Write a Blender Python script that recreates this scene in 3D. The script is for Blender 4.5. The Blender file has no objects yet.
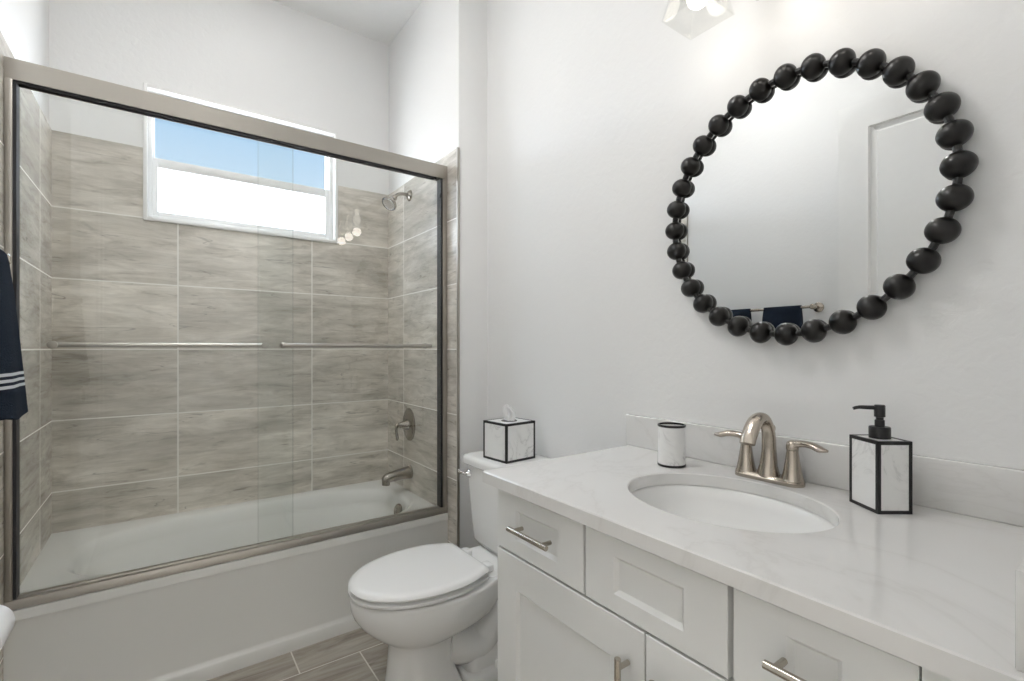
import bpy, bmesh, math, random
from mathutils import Vector, Matrix
R = math.radians
C = bpy.context.scene.collection
SC = bpy.context.scene
random.seed(4)

# ------------------------------------------------------------------ camera
cam = bpy.data.cameras.new('camera'); camo = bpy.data.objects.new('camera', cam); C.objects.link(camo)
camo.location = (0, 0, 1.2); camo.rotation_euler = (R(90), 0, R(-35.85))
cam.sensor_width = 36; cam.lens = 481.0 / 1024 * 36; cam.shift_y = 7.7 / 1024; cam.clip_start = 0.02
SC.camera = camo
# ------------------------------------------------------------------ world (daylight sky outside the window)
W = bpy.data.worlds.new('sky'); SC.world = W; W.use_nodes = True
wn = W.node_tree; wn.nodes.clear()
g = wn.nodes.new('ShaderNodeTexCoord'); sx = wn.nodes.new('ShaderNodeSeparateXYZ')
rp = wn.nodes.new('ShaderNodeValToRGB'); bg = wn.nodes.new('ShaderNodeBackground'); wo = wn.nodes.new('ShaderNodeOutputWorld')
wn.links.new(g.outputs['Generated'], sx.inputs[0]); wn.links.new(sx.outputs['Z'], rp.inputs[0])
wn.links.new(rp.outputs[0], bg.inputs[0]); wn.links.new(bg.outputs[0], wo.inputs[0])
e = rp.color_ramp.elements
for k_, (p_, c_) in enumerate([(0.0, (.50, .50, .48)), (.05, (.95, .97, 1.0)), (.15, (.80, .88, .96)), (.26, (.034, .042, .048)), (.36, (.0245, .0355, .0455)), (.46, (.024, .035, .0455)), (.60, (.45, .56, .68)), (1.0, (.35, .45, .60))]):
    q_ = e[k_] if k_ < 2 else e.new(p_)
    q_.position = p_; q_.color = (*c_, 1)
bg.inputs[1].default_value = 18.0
# ------------------------------------------------------------------ light strengths and exposure
BULB_W = .28         # vanity bulbs
CEIL_FILL_W = 12.0          # added fill lamp on the bathroom ceiling, out of view
ENTRY_FILL_W = 62.0       # added fill lamp in the hall, bounced in through the doorway
TUB_FILL_W = 1.3          # small added fill lamp brightening the tub alcove, out of view
vs = SC.view_settings
vs.view_transform = 'Standard'; vs.look = 'None'; vs.gamma = 1; vs.use_curve_mapping = False
vs.exposure = 0.22
SC.cycles.use_denoising = True
SC.cycles.max_bounces = 14; SC.cycles.diffuse_bounces = 7; SC.cycles.glossy_bounces = 6
SC.cycles.transmission_bounces = 10; SC.cycles.transparent_max_bounces = 16
SC.cycles.sample_clamp_indirect = 6.0
SC.cycles.caustics_reflective = False; SC.cycles.caustics_refractive = False

# ------------------------------------------------------------------ node helpers
class NT:
    def __init__(s, name):
        s.m = bpy.data.materials.new(name); s.m.use_nodes = True; s.t = s.m.node_tree
        s.b = s.t.nodes['Principled BSDF']; s.out = s.t.nodes['Material Output']
    def n(s, kind, **k):
        nd = s.t.nodes.new(kind)
        for a, b in k.items(): setattr(nd, a, b)
        return nd
    def l(s, a, b): s.t.links.new(a, b)
    def setin(s, sock, v):
        if hasattr(v, 'is_linked') or isinstance(v, bpy.types.NodeSocket): s.l(v, sock)
        else: sock.default_value = v
    def math(s, op, a, b=0.0, c=None):
        nd = s.n('ShaderNodeMath', operation=op); s.setin(nd.inputs[0], a); s.setin(nd.inputs[1], b)
        if c is not None: s.setin(nd.inputs[2], c)
        return nd.outputs[0]
    def pos(s):
        g = s.n('ShaderNodeNewGeometry'); x = s.n('ShaderNodeSeparateXYZ'); s.l(g.outputs['Position'], x.inputs[0])
        return x.outputs[0], x.outputs[1], x.outputs[2]
    def obj(s): return s.n('ShaderNodeTexCoord').outputs['Object']
    def vec(s, x, y, z):
        c = s.n('ShaderNodeCombineXYZ')
        for i, v in enumerate((x, y, z)): s.setin(c.inputs[i], v)
        return c.outputs[0]
    def noise(s, v, scale, detail=4, rough=.55, dist=0.0):
        n = s.n('ShaderNodeTexNoise'); s.l(v, n.inputs['Vector']); n.inputs['Scale'].default_value = scale
        n.inputs['Detail'].default_value = detail; n.inputs['Roughness'].default_value = rough
        n.inputs['Distortion'].default_value = dist
        return n.outputs['Fac']
    def ramp(s, f, stops):
        r = s.n('ShaderNodeValToRGB'); s.l(f, r.inputs[0]); el = r.color_ramp.elements
        while len(el) < len(stops): el.new(.5)
        for q, (p, c) in zip(el, stops): q.position = p; q.color = (*c, 1)
        return r.outputs[0]
    def mix(s, f, a, b, mode='MIX'):
        m = s.n('ShaderNodeMix', data_type='RGBA', blend_type=mode); s.setin(m.inputs[0], f)
        for i, v in ((6, a), (7, b)):
            if isinstance(v, tuple): m.inputs[i].default_value = (*v, 1)
            else: s.l(v, m.inputs[i])
        return m.outputs[2]
    def bump(s, h, strength, dist=.01, normal=None):
        b = s.n('ShaderNodeBump'); s.l(h, b.inputs['Height']); b.inputs['Strength'].default_value = strength
        b.inputs['Distance'].default_value = dist; s.l(b.outputs[0], s.b.inputs['Normal'])
    def col(s, v):
        if isinstance(v, tuple): s.b.inputs['Base Color'].default_value = (*v, 1)
        else: s.l(v, s.b.inputs['Base Color'])
        return s
    def set(s, **k):
        for a, v in k.items():
            s.setin(s.b.inputs[a.replace('_', ' ')], v)
        return s

def plain(name, c, rough=.5, metal=0.0, noise_amt=0.02, nscale=30, **k):
    t = NT(name)
    f = t.noise(t.obj(), nscale, 3)
    a = tuple(x * (1 - noise_amt) for x in c); b = tuple(min(1, x * (1 + noise_amt)) for x in c)
    t.col(t.mix(f, a, b)); t.set(Roughness=rough, Metallic=metal, **k)
    return t.m

def paint_mat():
    t = NT('white_wall_paint'); o = t.obj()
    t.col((.80, .80, .795)); t.set(Roughness=.55)
    t.bump(t.noise(o, 42, 3, .5, .6), .22, .004)
    return t.m

def tile_mat(name, uaxis, u0, upitch, v0=.58, vpitch=.3075, vmax=1.98, grout_w=.0027):
    t = NT(name); x, y, z = t.pos()
    u = x if uaxis == 'X' else y
    v = t.math('MINIMUM', z, vmax)
    un = t.math('DIVIDE', t.math('SUBTRACT', u, u0), upitch); vn = t.math('DIVIDE', t.math('SUBTRACT', v, v0), vpitch)
    ui = t.math('FLOOR', un); vi = t.math('FLOOR', vn)
    du = t.math('MULTIPLY', t.math('ABSOLUTE', t.math('SUBTRACT', un, t.math('ROUND', un))), upitch)
    dv = t.math('MULTIPLY', t.math('ABSOLUTE', t.math('SUBTRACT', vn, t.math('ROUND', vn))), vpitch)
    d = t.math('MINIMUM', du, dv)
    gm = t.math('LESS_THAN', d, grout_w)
    wn_ = t.n('ShaderNodeTexWhiteNoise', noise_dimensions='2D'); t.l(t.vec(ui, vi, 0.0), wn_.inputs['Vector'])
    off = t.math('MULTIPLY', wn_.outputs['Value'], 37.0)
    vv = t.vec(t.math('ADD', t.math('MULTIPLY', u, 4.0), off), t.math('MULTIPLY', z, 24.0), off)
    streak = t.noise(vv, 1.0, 10, .72, .7)
    vv2 = t.vec(t.math('ADD', t.math('MULTIPLY', u, 1.5), off), t.math('MULTIPLY', z, 5.0), off)
    cloud = t.noise(vv2, 1.5, 6, .62, .5)
    base = t.ramp(streak, [(.27, (.28, .25, .205)), (.40, (.52, .485, .43)), (.56, (.64, .605, .55)), (.76, (.76, .735, .685))])
    base = t.mix(t.ramp(cloud, [(.36, (0, 0, 0)), (.66, (1, 1, 1))]), t.mix(1.0, base, (.80, .79, .77), 'MULTIPLY'), t.mix(1.0, base, (1.22, 1.215, 1.21), 'MULTIPLY'))
    blot = t.noise(t.vec(t.math('ADD', t.math('MULTIPLY', u, 5.0), off), t.math('MULTIPLY', z, 19.0), off), 1.0, 5, .6, 1.0)
    base = t.mix(t.ramp(blot, [(.58, (0, 0, 0)), (.74, (.5, .5, .5))]), base, (.20, .18, .145))
    tv = t.math('ADD', t.math('MULTIPLY', wn_.outputs['Value'], .16), .92)
    base = t.mix(1.0, base, t.vec(tv, tv, tv), 'MULTIPLY')
    # thin dark cracks of the wood-look print
    vc = t.vec(t.math('ADD', t.math('MULTIPLY', u, 1.3), off), t.math('MULTIPLY', z, 16.0), off)
    cr = t.noise(vc, 1.3, 2, .4, .9)
    crm = t.math('LESS_THAN', t.math('ABSOLUTE', t.math('SUBTRACT', cr, .60)), .0035)
    base = t.mix(t.math('MULTIPLY', crm, .45), base, (.15, .135, .115))
    t.col(t.mix(gm, base, (.82, .80, .76)))
    t.set(Roughness=t.math('ADD', t.math('MULTIPLY', gm, .4), .25))
    t.bump(t.math('SUBTRACT', t.math('MULTIPLY', streak, .15), gm), .25, .0015)
    return t.m

def floor_mat():
    t = NT('wood_look_floor_tile'); x, y, z = t.pos()
    vn = t.math('DIVIDE', t.math('SUBTRACT', y, 1.895), .305); vi = t.math('FLOOR', vn)
    un = t.math('DIVIDE', t.math('ADD', t.math('SUBTRACT', x, .405), t.math('MULTIPLY', vi, .221)), .61); ui = t.math('FLOOR', un)
    du = t.math('MULTIPLY', t.math('ABSOLUTE', t.math('SUBTRACT', un, t.math('ROUND', un))), .61)
    dv = t.math('MULTIPLY', t.math('ABSOLUTE', t.math('SUBTRACT', vn, t.math('ROUND', vn))), .305)
    gm = t.math('LESS_THAN', t.math('MINIMUM', du, dv), .0025)
    wn_ = t.n('ShaderNodeTexWhiteNoise', noise_dimensions='2D'); t.l(t.vec(ui, vi, 0.0), wn_.inputs['Vector'])
    off = t.math('MULTIPLY', wn_.outputs['Value'], 31.0)
    vv = t.vec(t.math('ADD', t.math('MULTIPLY', x, 2.2), off), t.math('MULTIPLY', y, 13.0), off)
    streak = t.noise(vv, 1.0, 9, .68, 1.6)
    base = t.ramp(streak, [(.30, (.19, .162, .132)), (.48, (.34, .305, .258)), (.70, (.48, .45, .40))])
    t.col(t.mix(gm, base, (.68, .655, .60))); t.set(Roughness=.38)
    t.bump(t.math('SUBTRACT', t.math('MULTIPLY', streak, .2), gm), .2, .0015)
    return t.m

def quartz_mat():
    t = NT('veined_white_quartz'); o = t.obj()
    w = t.noise(o, 1.3, 6, .6, 1.8)
    vein = t.math('ABSOLUTE', t.math('SUBTRACT', w, .5))
    vm = t.ramp(vein, [(0.0, (1, 1, 1)), (.012, (.35, .35, .35)), (.05, (0, 0, 0))])
    cl = t.noise(o, 3.0, 4, .5, .4)
    base = t.mix(cl, (.76, .755, .745), (.70, .69, .675))
    t.col(t.mix(t.math('MULTIPLY', vm, .20), base, (.50, .48, .455)))
    t.set(Roughness=.13); t.b.inputs['IOR'].default_value = 1.5
    return t.m

def marble_mat():
    t = NT('white_marble_panel'); o = t.obj()
    w = t.noise(o, 9, 6, .62, 1.5)
    vein = t.math('ABSOLUTE', t.math('SUBTRACT', w, .5))
    vm = t.ramp(vein, [(0.0, (1, 1, 1)), (.02, (.25, .25, .25)), (.07, (0, 0, 0))])
    patch = t.ramp(t.noise(o, 5, 2), [(.42, (0, 0, 0)), (.58, (1, 1, 1))])
    f = t.math('MULTIPLY', t.math('MULTIPLY', vm, patch), .5)
    t.col(t.mix(f, (.83, .83, .82), (.22, .22, .22))); t.set(Roughness=.28)
    return t.m

def arch_glass(name, tint=(.982, .990, .986), ior=1.5, boost=1.0, rough=0.0):
    t = NT(name); nt = t.t; nt.nodes.remove(t.b)
    tr = t.n('ShaderNodeBsdfTransparent'); tr.inputs[0].default_value = (*tint, 1)
    gl = t.n('ShaderNodeBsdfGlossy'); gl.inputs['Roughness'].default_value = rough; gl.inputs['Color'].default_value = (1, 1, 1, 1)
    fr = t.n('ShaderNodeFresnel'); fr.inputs['IOR'].default_value = ior
    geo = t.n('ShaderNodeNewGeometry')
    # same reflectance from either side of each face
    f = t.math('MINIMUM', t.math('MULTIPLY', fr.outputs[0], boost), 1.0)
    f2 = t.math('MULTIPLY', f, t.math('SUBTRACT', 1.0, geo.outputs['Backfacing']))
    mx = t.n('ShaderNodeMixShader'); t.l(f2, mx.inputs[0]); t.l(tr.outputs[0], mx.inputs[1]); t.l(gl.outputs[0], mx.inputs[2])
    t.l(mx.outputs[0], t.out.inputs[0])
    return t.m

def frosted_mat():
    t = NT('frosted_window_glass'); t.t.nodes.remove(t.b)
    tl = t.n('ShaderNodeBsdfTranslucent'); tl.inputs[0].default_value = (.93, .95, .98, 1)
    gl = t.n('ShaderNodeBsdfGlossy'); gl.inputs['Roughness'].default_value = .3
    mx = t.n('ShaderNodeMixShader'); mx.inputs[0].default_value = .04
    t.l(tl.outputs[0], mx.inputs[1]); t.l(gl.outputs[0], mx.inputs[2]); t.l(mx.outputs[0], t.out.inputs[0])
    return t.m

def emit_mat(name, c, s):
    t = NT(name); t.t.nodes.remove(t.b)
    em = t.n('ShaderNodeEmission'); em.inputs[0].default_value = (*c, 1); em.inputs[1].default_value = s
    t.l(em.outputs[0], t.out.inputs[0]); return t.m

def brushed(name, c, rough=.28):
    t = NT(name); o = t.obj()
    mp = t.n('ShaderNodeMapping'); t.l(o, mp.inputs[0]); mp.inputs['Scale'].default_value = (1, 1, 3)
    f = t.noise(mp.outputs[0], 90, 2)
    t.col(t.mix(f, tuple(x * .97 for x in c), c)); t.set(Metallic=1.0, Roughness=t.math('ADD', t.math('MULTIPLY', f, .03), rough - .015))
    return t.m

def towel_mat():
    t = NT('navy_terry_cotton'); x, y, z = t.pos()
    def band(c): return t.math('LESS_THAN', t.math('ABSOLUTE', t.math('SUBTRACT', z, c)), .0035)
    st = t.math('MAXIMUM', t.math('MAXIMUM', band(1.112), band(1.126)), band(1.140))
    f = t.noise(t.obj(), 260, 2)
    t.col(t.mix(st, t.mix(f, (.006, .010, .018), (.022, .032, .050)), (.62, .64, .66)))
    t.set(Roughness=1.0); t.b.inputs['Specular IOR Level'].default_value = .1
    t.bump(f, .9, .004)
    return t.m

M = dict(
    paint=paint_mat(), ceiling=plain('ceiling_white', (.88, .88, .875), .7, nscale=60),
    tile_back=tile_mat('back_wall_tile', 'X', .053, .614), tile_side=tile_mat('side_wall_tile', 'Y', 2.590, .614),
    floor=floor_mat(), quartz=quartz_mat(), marble=marble_mat(),
    trim=plain('white_trim_paint', (.82, .82, .81), .32), vinyl=plain('white_window_vinyl', (.80, .80, .80), .4),
    cabinet=plain('painted_cabinet_white', (.76, .765, .755), .34, noise_amt=.01), dark=plain('shadow_gap_board', (.30, .29, .27), .7),
    porcelain=plain('white_porcelain', (.84, .84, .83), .16, noise_amt=.004),
    plastic=plain('white_seat_plastic', (.84, .84, .83), .22, noise_amt=.004),
    acrylic=plain('white_tub_enamel', (.79, .79, .765), .16, noise_amt=.004),
    nickel=brushed('brushed_nickel', (.50, .445, .385), .25), fitting=brushed('dark_brushed_nickel', (.34, .31, .27), .24), frame=brushed('brushed_nickel_frame', (.43, .405, .365), .36),
    chrome=plain('polished_chrome', (.75, .75, .75), .10, 1.0), pull=brushed('satin_nickel_pull', (.50, .46, .40), .25),
    black=plain('satin_black', (.012, .012, .013), .35), bead=plain('burnished_black_bead', (.004, .0032, .003), .30, noise_amt=.3, nscale=14, Specular_IOR_Level=.45),
    mirror=plain('silvered_mirror', (.74, .75, .75), .0, 1.0, noise_amt=.0),
    glass=arch_glass('clear_shower_glass', boost=1.5), wglass=arch_glass('clear_window_glass', (.97, .98, 1.0)),
    edge=plain('green_glass_edge', (.10, .16, .14), .15), frosted=frosted_mat(), shade=arch_glass('clear_shade_glass', (.93, .93, .92), 1.5, 2.2, .12),
    bulb=emit_mat('lit_bulb', (1.0, .95, .88), 3.6), rubber=plain('black_rubber', (.02, .02, .022), .6),
    tissue=plain('tissue_paper', (.88, .88, .88), .9), towel=towel_mat(), paper=plain('toilet_paper_white', (.86, .86, .86), .9),
    lamp=emit_mat('fill_lamp_glow', (1.0, .97, .93), 1.0), tilebox=None)

# ------------------------------------------------------------------ mesh helpers
def finish(name, bm, mat, parent=None, smooth=True, angle=35, fix=True):
    if fix: bmesh.ops.recalc_face_normals(bm, faces=bm.faces)
    me = bpy.data.meshes.new(name); bm.to_mesh(me); bm.free()
    for m in (mat if isinstance(mat, (list, tuple)) else [mat]): me.materials.append(m)
    if smooth:
        me.shade_smooth(); me.set_sharp_from_angle(angle=R(angle))
    o = bpy.data.objects.new(name, me); C.objects.link(o)
    if parent is not None: o.parent = parent
    return o
def tag(o, label=None, cat=None, group=None, kind=None):
    if label: o['label'] = label
    if cat: o['category'] = cat
    if group: o['group'] = group
    if kind: o['kind'] = kind
    return o
def thing(name, label, cat, loc=(0, 0, 0), rz=0, group=None):
    o = bpy.data.objects.new(name, None); C.objects.link(o); o.empty_display_size = .05
    o.location = loc; o.rotation_euler = (0, 0, rz)
    return tag(o, label, cat, group)
def struct(name, bm, mat, parent=None, **k):
    o = finish(name, bm, mat, parent, **k)
    if parent is None: o['kind'] = 'structure'
    return o
def box(bm, x0, y0, z0, x1, y1, z1, bevel=0.0, seg=2, mi=0):
    b2 = bmesh.new(); bmesh.ops.create_cube(b2, size=1)
    for v in b2.verts: v.co = Vector(((x0 + x1) / 2 + v.co.x * (x1 - x0), (y0 + y1) / 2 + v.co.y * (y1 - y0), (z0 + z1) / 2 + v.co.z * (z1 - z0)))
    if bevel > 0: bmesh.ops.bevel(b2, geom=b2.edges[:], offset=bevel, segments=seg, profile=.5, affect='EDGES')
    for f in b2.faces: f.material_index = mi
    merge(bm, b2)
def merge(bm, b2, mat=None):
    if mat is not None: bmesh.ops.transform(b2, matrix=mat, verts=b2.verts)
    me = bpy.data.meshes.new('tmp'); b2.to_mesh(me); b2.free(); bm.from_mesh(me); bpy.data.meshes.remove(me)
def loft(bm, rings, cap0=True, cap1=True, closed=True, mi=0):
    vr = [[bm.verts.new(p) for p in r] for r in rings]; n = len(vr[0])
    for a, b in zip(vr, vr[1:]):
        for i in range(n if closed else n - 1):
            j = (i + 1) % n
            f = bm.faces.new((a[i], a[j], b[j], b[i])); f.material_index = mi
    if cap0: bm.faces.new(vr[0][::-1]).material_index = mi
    if cap1: bm.faces.new(vr[-1]).material_index = mi
    return vr
def frame_of(t):
    t = t.normalized(); up = Vector((0, 0, 1)) if abs(t.z) < .9 else Vector((1, 0, 0))
    a = t.cross(up).normalized(); return a, t.cross(a).normalized()
def tube(bm, pts, rad, n=16, cap=True, flat=1.0, ref=None):
    pts = [Vector(p) for p in pts]
    rs = rad if isinstance(rad, (list, tuple)) else [rad] * len(pts)
    rings = []; pa = None
    for i, p in enumerate(pts):
        t = (pts[min(i + 1, len(pts) - 1)] - pts[max(i - 1, 0)]).normalized()
        if pa is None:
            a = frame_of(t)[0] if ref is None else (Vector(ref) - t * t.dot(Vector(ref))).normalized()
        else: a = (pa - t * t.dot(pa)).normalized()
        pa = a; b = t.cross(a)
        r = rs[i]; ra, rb = r if isinstance(r, tuple) else (r, r * flat)
        rings.append([p + a * math.cos(2 * math.pi * k / n) * ra + b * math.sin(2 * math.pi * k / n) * rb for k in range(n)])
    loft(bm, rings, cap, cap)
def smooth_path(pts, sub=8):
    pts = [Vector(p) for p in pts]; out = []
    P = [pts[0] * 2 - pts[1]] + pts + [pts[-1] * 2 - pts[-2]]
    for i in range(1, len(P) - 2):
        for k in range(sub):
            t = k / sub; a, b, c, d = P[i - 1:i + 3]
            out.append(.5 * ((2 * b) + (c - a) * t + (2 * a - 5 * b + 4 * c - d) * t * t + (3 * b - a - 3 * c + d) * t ** 3))
    out.append(pts[-1]); return out
def lerp_list(vals, sub):
    out = []
    for a, b in zip(vals, vals[1:]):
        for k in range(sub): 
            t = k / sub; out.append(tuple(x + (y - x) * t for x, y in zip(a, b)) if isinstance(a, tuple) else a + (b - a) * t)
    out.append(vals[-1]); return out
def lathe(bm, prof, n=40, mat=None, cap0=True, cap1=True, mi=0):
    b2 = bmesh.new()
    loft(b2, [[(r * math.cos(2 * math.pi * k / n), r * math.sin(2 * math.pi * k / n), z) for k in range(n)] for r, z in prof], cap0, cap1, mi=mi)
    merge(bm, b2, mat)
def axis_mat(loc, d):
    return Matrix.Translation(loc) @ Vector((0, 0, 1)).rotation_difference(Vector(d)).to_matrix().to_4x4()
def rrect(cx, cy, hx, hy, r, z, n=6):
    pts = []
    for qx, qy, a0 in ((1, 1, 0), (-1, 1, 90), (-1, -1, 180), (1, -1, 270)):
        for k in range(n + 1):
            a = R(a0 + 90 * k / n)
            pts.append((cx + qx * (hx - r) + r * math.cos(a), cy + qy * (hy - r) + r * math.sin(a), z))
    return pts
def superell(cx, cy, a, b, e, z, n=96):
    out = []
    for k in range(n):
        t = 2 * math.pi * k / n; c, s = math.cos(t), math.sin(t)
        out.append((cx + a * math.copysign(abs(c) ** (2 / e), c), cy + b * math.copysign(abs(s) ** (2 / e), s), z))
    return out
def rect_ray(cx, cy, x0, x1, y0, y1, pts, z):
    """project each point of a ring outward from its centre onto a rectangle, snapping the corners"""
    out = []
    for p in pts:
        dx, dy = p[0] - cx, p[1] - cy
        tx = ((x1 if dx > 0 else x0) - cx) / dx if abs(dx) > 1e-9 else 1e9
        ty = ((y1 if dy > 0 else y0) - cy) / dy if abs(dy) > 1e-9 else 1e9
        t = min(tx, ty); out.append([cx + dx * t, cy + dy * t, z])
    for X in (x0, x1):
        for Y in (y0, y1):
            i = min(range(len(out)), key=lambda k: (out[k][0] - X) ** 2 + (out[k][1] - Y) ** 2)
            out[i][0], out[i][1] = X, Y
    return [tuple(p) for p in out]

# ------------------------------------------------------------------ room dimensions
XL, XW, XA = -.402, 1.277, 1.117         # left wall, vanity wall, end wall of the tub alcove (painted surfaces)
YB, YF, YJ = 2.838, .075, 1.972          # back wall, doorway wall, face of the alcove jog
ZC = 3.06
TZ = 2.136                               # top of the wall tile

# floor and ceilings
bm = bmesh.new(); box(bm, -1.7, -2.3, -.08, 1.42, 3.0, 0); struct('floor', bm, M['floor'], smooth=False)
bm = bmesh.new(); box(bm, -1.7, -2.3, ZC, 1.42, 3.0, ZC + .08); struct('ceiling', bm, M['ceiling'], smooth=False)
# walls
WX0, WX1, WZ0, WZ1 = -.070, .795, 1.812, 2.425     # window opening
bm = bmesh.new()
box(bm, XL - .12, YB, 0, WX0, YB + .14, ZC); box(bm, WX1, YB, 0, XW + .14, YB + .14, ZC)
box(bm, WX0, YB, 0, WX1, YB + .14, WZ0); box(bm, WX0, YB, WZ1, WX1, YB + .14, ZC)
wall_back = struct('wall_back', bm, M['paint'], smooth=False)
bm = bmesh.new()
box(bm, -.392, YB - .010, .40, WX0, YB, TZ); box(bm, WX1, YB - .010, .40, 1.1083, YB, TZ); box(bm, WX0, YB - .010, .40, WX1, YB, WZ0)
finish('tile_surround', bm, M['tile_back'], wall_back, smooth=False)
bm = bmesh.new(); box(bm, XL - .12, YF - .115, 0, XL, YB, ZC); wall_left = struct('wall_left', bm, M['paint'], smooth=False)
bm = bmesh.new(); box(bm, XL, 1.975, 0, -.392, YB, TZ); finish('tile_surround', bm, M['tile_side'], wall_left, smooth=False)
bm = bmesh.new(); box(bm, XL, 1.968, 0, -.391, 1.975, TZ + .002); finish('edge_trim', bm, M['frame'], wall_left, smooth=False)
bm = bmesh.new(); box(bm, XW, -.04, 0, XW + .14, 1.98, ZC); struct('wall_right', bm, M['paint'], smooth=False)
bm = bmesh.new(); box(bm, XA, YJ, 0, XW + .14, YB, ZC, bevel=.004); wall_alcove = struct('wall_alcove', bm, M['paint'], angle=30)
bm = bmesh.new(); box(bm, 1.1083, 1.975, 0, XA, YB - .0, TZ); finish('tile_surround', bm, M['tile_side'], wall_alcove, smooth=False)
bm = bmesh.new(); box(bm, 1.1073, 1.966, 0, XA + .002, 1.975, TZ + .002); finish('edge_trim', bm, M['frame'], wall_alcove, smooth=False)
# doorway wall
DX0, DX1, DZ = -.335, .60, 2.45
bm = bmesh.new()
box(bm, XL, YF - .115, 0, DX0, YF, ZC); box(bm, DX1, YF - .115, 0, XW, YF, ZC); box(bm, DX0, YF - .115, DZ, DX1, YF, ZC)
struct('wall_front', bm, M['paint'], smooth=False)
bm = bmesh.new()
for y0, y1 in ((YF, YF + .014), (YF - .129, YF - .115)):
    box(bm, DX0 - .067, y0, 0, DX0 - .005, y1, DZ + .07, .003)
    if y0 < YF: box(bm, DX1 + .005, y0, 0, DX1 + .07, y1, DZ + .07, .003)
    box(bm, DX0 - .005, y0, DZ + .005, DX1 + .005, y1, DZ + .07, .003)
box(bm, DX0, YF - .115, 0, DX0 + .006, YF, DZ); box(bm, DX1 - .006, YF - .115, 0, DX1, YF, DZ); box(bm, DX0, YF - .115, DZ - .006, DX1, YF, DZ)
struct('trim_doorway', bm, M['trim'], angle=30)
# baseboards
bm = bmesh.new(); box(bm, XW - .013, 1.09, 0, XW, YJ, .085, .003); struct('baseboard_right', bm, M['trim'])
bm = bmesh.new(); box(bm, XA + .003, YJ - .013, 0, XW - .013, YJ, .085, .003); struct('baseboard_alcove', bm, M['trim'])
bm = bmesh.new(); box(bm, XL, .12, 0, XL + .013, 1.966, .085, .003); struct('baseboard_left', bm, M['trim'])
# hall beyond the doorway
bm = bmesh.new(); box(bm, -1.7, -2.3, 0, -1.6, -.04, ZC); struct('wall_hall_left', bm, M['paint'], smooth=False)
bm = bmesh.new(); box(bm, XW + .04, -2.3, 0, XW + .14, -.04, ZC); struct('wall_hall_right', bm, M['paint'], smooth=False)
bm = bmesh.new(); box(bm, -1.6, -2.3, 0, XW + .04, -2.2, ZC); struct('wall_hall_back', bm, M['paint'], smooth=False)
bm = bmesh.new(); box(bm, -1.6, YF - .115, 0, XL - .12, YF - .005, ZC); struct('wall_hall_front', bm, M['paint'], smooth=False)

def shaker(bm, W_, H, T, stile, rail, mi=0, bev=.0015, rec=.008, sl=.008):
    """panel front in local x (width, 0..W), z (height, 0..H), facing -y with its face at y=-T"""
    def ring(i, d): return [(i, -d, i), (W_ - i, -d, i), (W_ - i, -d, H - i), (i, -d, H - i)]
    def ring2(i, d): return [(stile + i, -d, rail + i), (W_ - stile - i, -d, rail + i), (W_ - stile - i, -d, H - rail - i), (stile + i, -d, H - rail - i)]
    loft(bm, [ring(0, 0), ring(0, T - bev), ring(bev, T), ring2(0, T), ring2(sl, T - rec)])

# door leaf opened against the left wall (seen in the mirror)
door = thing('door_1', 'white two panel hinged door opened against the left wall', 'door', (-.337, .10, .01)); door['kind'] = 'structure'
b2 = bmesh.new()
Wd, Hd, T = .935, 2.43, .035
def pr(x0, z0, x1, z1, i, d): return [(x0 + i, d, z0 + i), (x1 - i, d, z0 + i), (x1 - i, d, z1 - i), (x0 + i, d, z1 - i)]
box(b2, 0, 0, 0, .13, T, Hd); box(b2, Wd - .13, 0, 0, Wd, T, Hd)
for z0, z1 in ((0, .22), (1.02, 1.20), (Hd - .13, Hd)): box(b2, .13, 0, z0, Wd - .13, T, z1)
for z0, z1 in ((.22, 1.02), (1.20, Hd - .13)):
    loft(b2, [pr(.13, z0, Wd - .13, z1, 0, .0), pr(.13, z0, Wd - .13, z1, .006, .013), pr(.13, z0, Wd - .13, z1, .030, .016), pr(.13, z0, Wd - .13, z1, .038, .010)], cap0=False)
bmesh.ops.transform(b2, matrix=Matrix.Rotation(R(90), 4, 'Z') @ Matrix.Identity(4), verts=b2.verts)
finish('door_leaf', b2, M['trim'], door, smooth=False)
bm = bmesh.new()
lathe(bm, [(.030, 0), (.030, .006), (.024, .010), (.010, .012), (.010, .045), (.012, .05), (.012, .06), (.0, .062)], 24, axis_mat((.001, Wd - .07, .95), (1, 0, 0)), cap1=False)
tube(bm, [(.055, Wd - .07, .95), (.058, Wd - .12, .95), (.055, Wd - .18, .948)], [.009, .008, .007], 12)
finish('door_handle', bm, M['nickel'], door)

# ------------------------------------------------------------------ window
win = thing('window_1', 'white framed high window, clear upper pane and frosted lower pane', 'window', ((WX0 + WX1) / 2, YB, WZ0)); win['kind'] = 'structure'
def rel(root): return Vector(root.location)
def P(root, name, bm, mat, **k):
    """part built in world coordinates, hung under root"""
    bmesh.ops.translate(bm, vec=-rel(root), verts=bm.verts)
    bmesh.ops.rotate(bm, cent=(0, 0, 0), matrix=Matrix.Rotation(-root.rotation_euler.z, 3, 'Z'), verts=bm.verts)
    return finish(name, bm, mat, root, **k)
def rect_frame(bm, x0, z0, x1, z1, y0, y1, w, bev=.002, wb=None, wt=None):
    wb = w if wb is None else wb; wt = w if wt is None else wt
    box(bm, x0, y0, z0, x0 + w, y1, z1, bev); box(bm, x1 - w, y0, z0, x1, y1, z1, bev)
    box(bm, x0 + w, y0, z0, x1 - w, y1, z0 + wb, bev); box(bm, x0 + w, y0, z1 - wt, x1 - w, y1, z1, bev)
bm = bmesh.new(); rect_frame(bm, WX0 - .011, WZ0 - .012, WX1 + .011, WZ1 + .012, YB - .022, YB + .03, .016, .002, .016, .016)
P(win, 'window_casing', bm, M['trim'])
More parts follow.
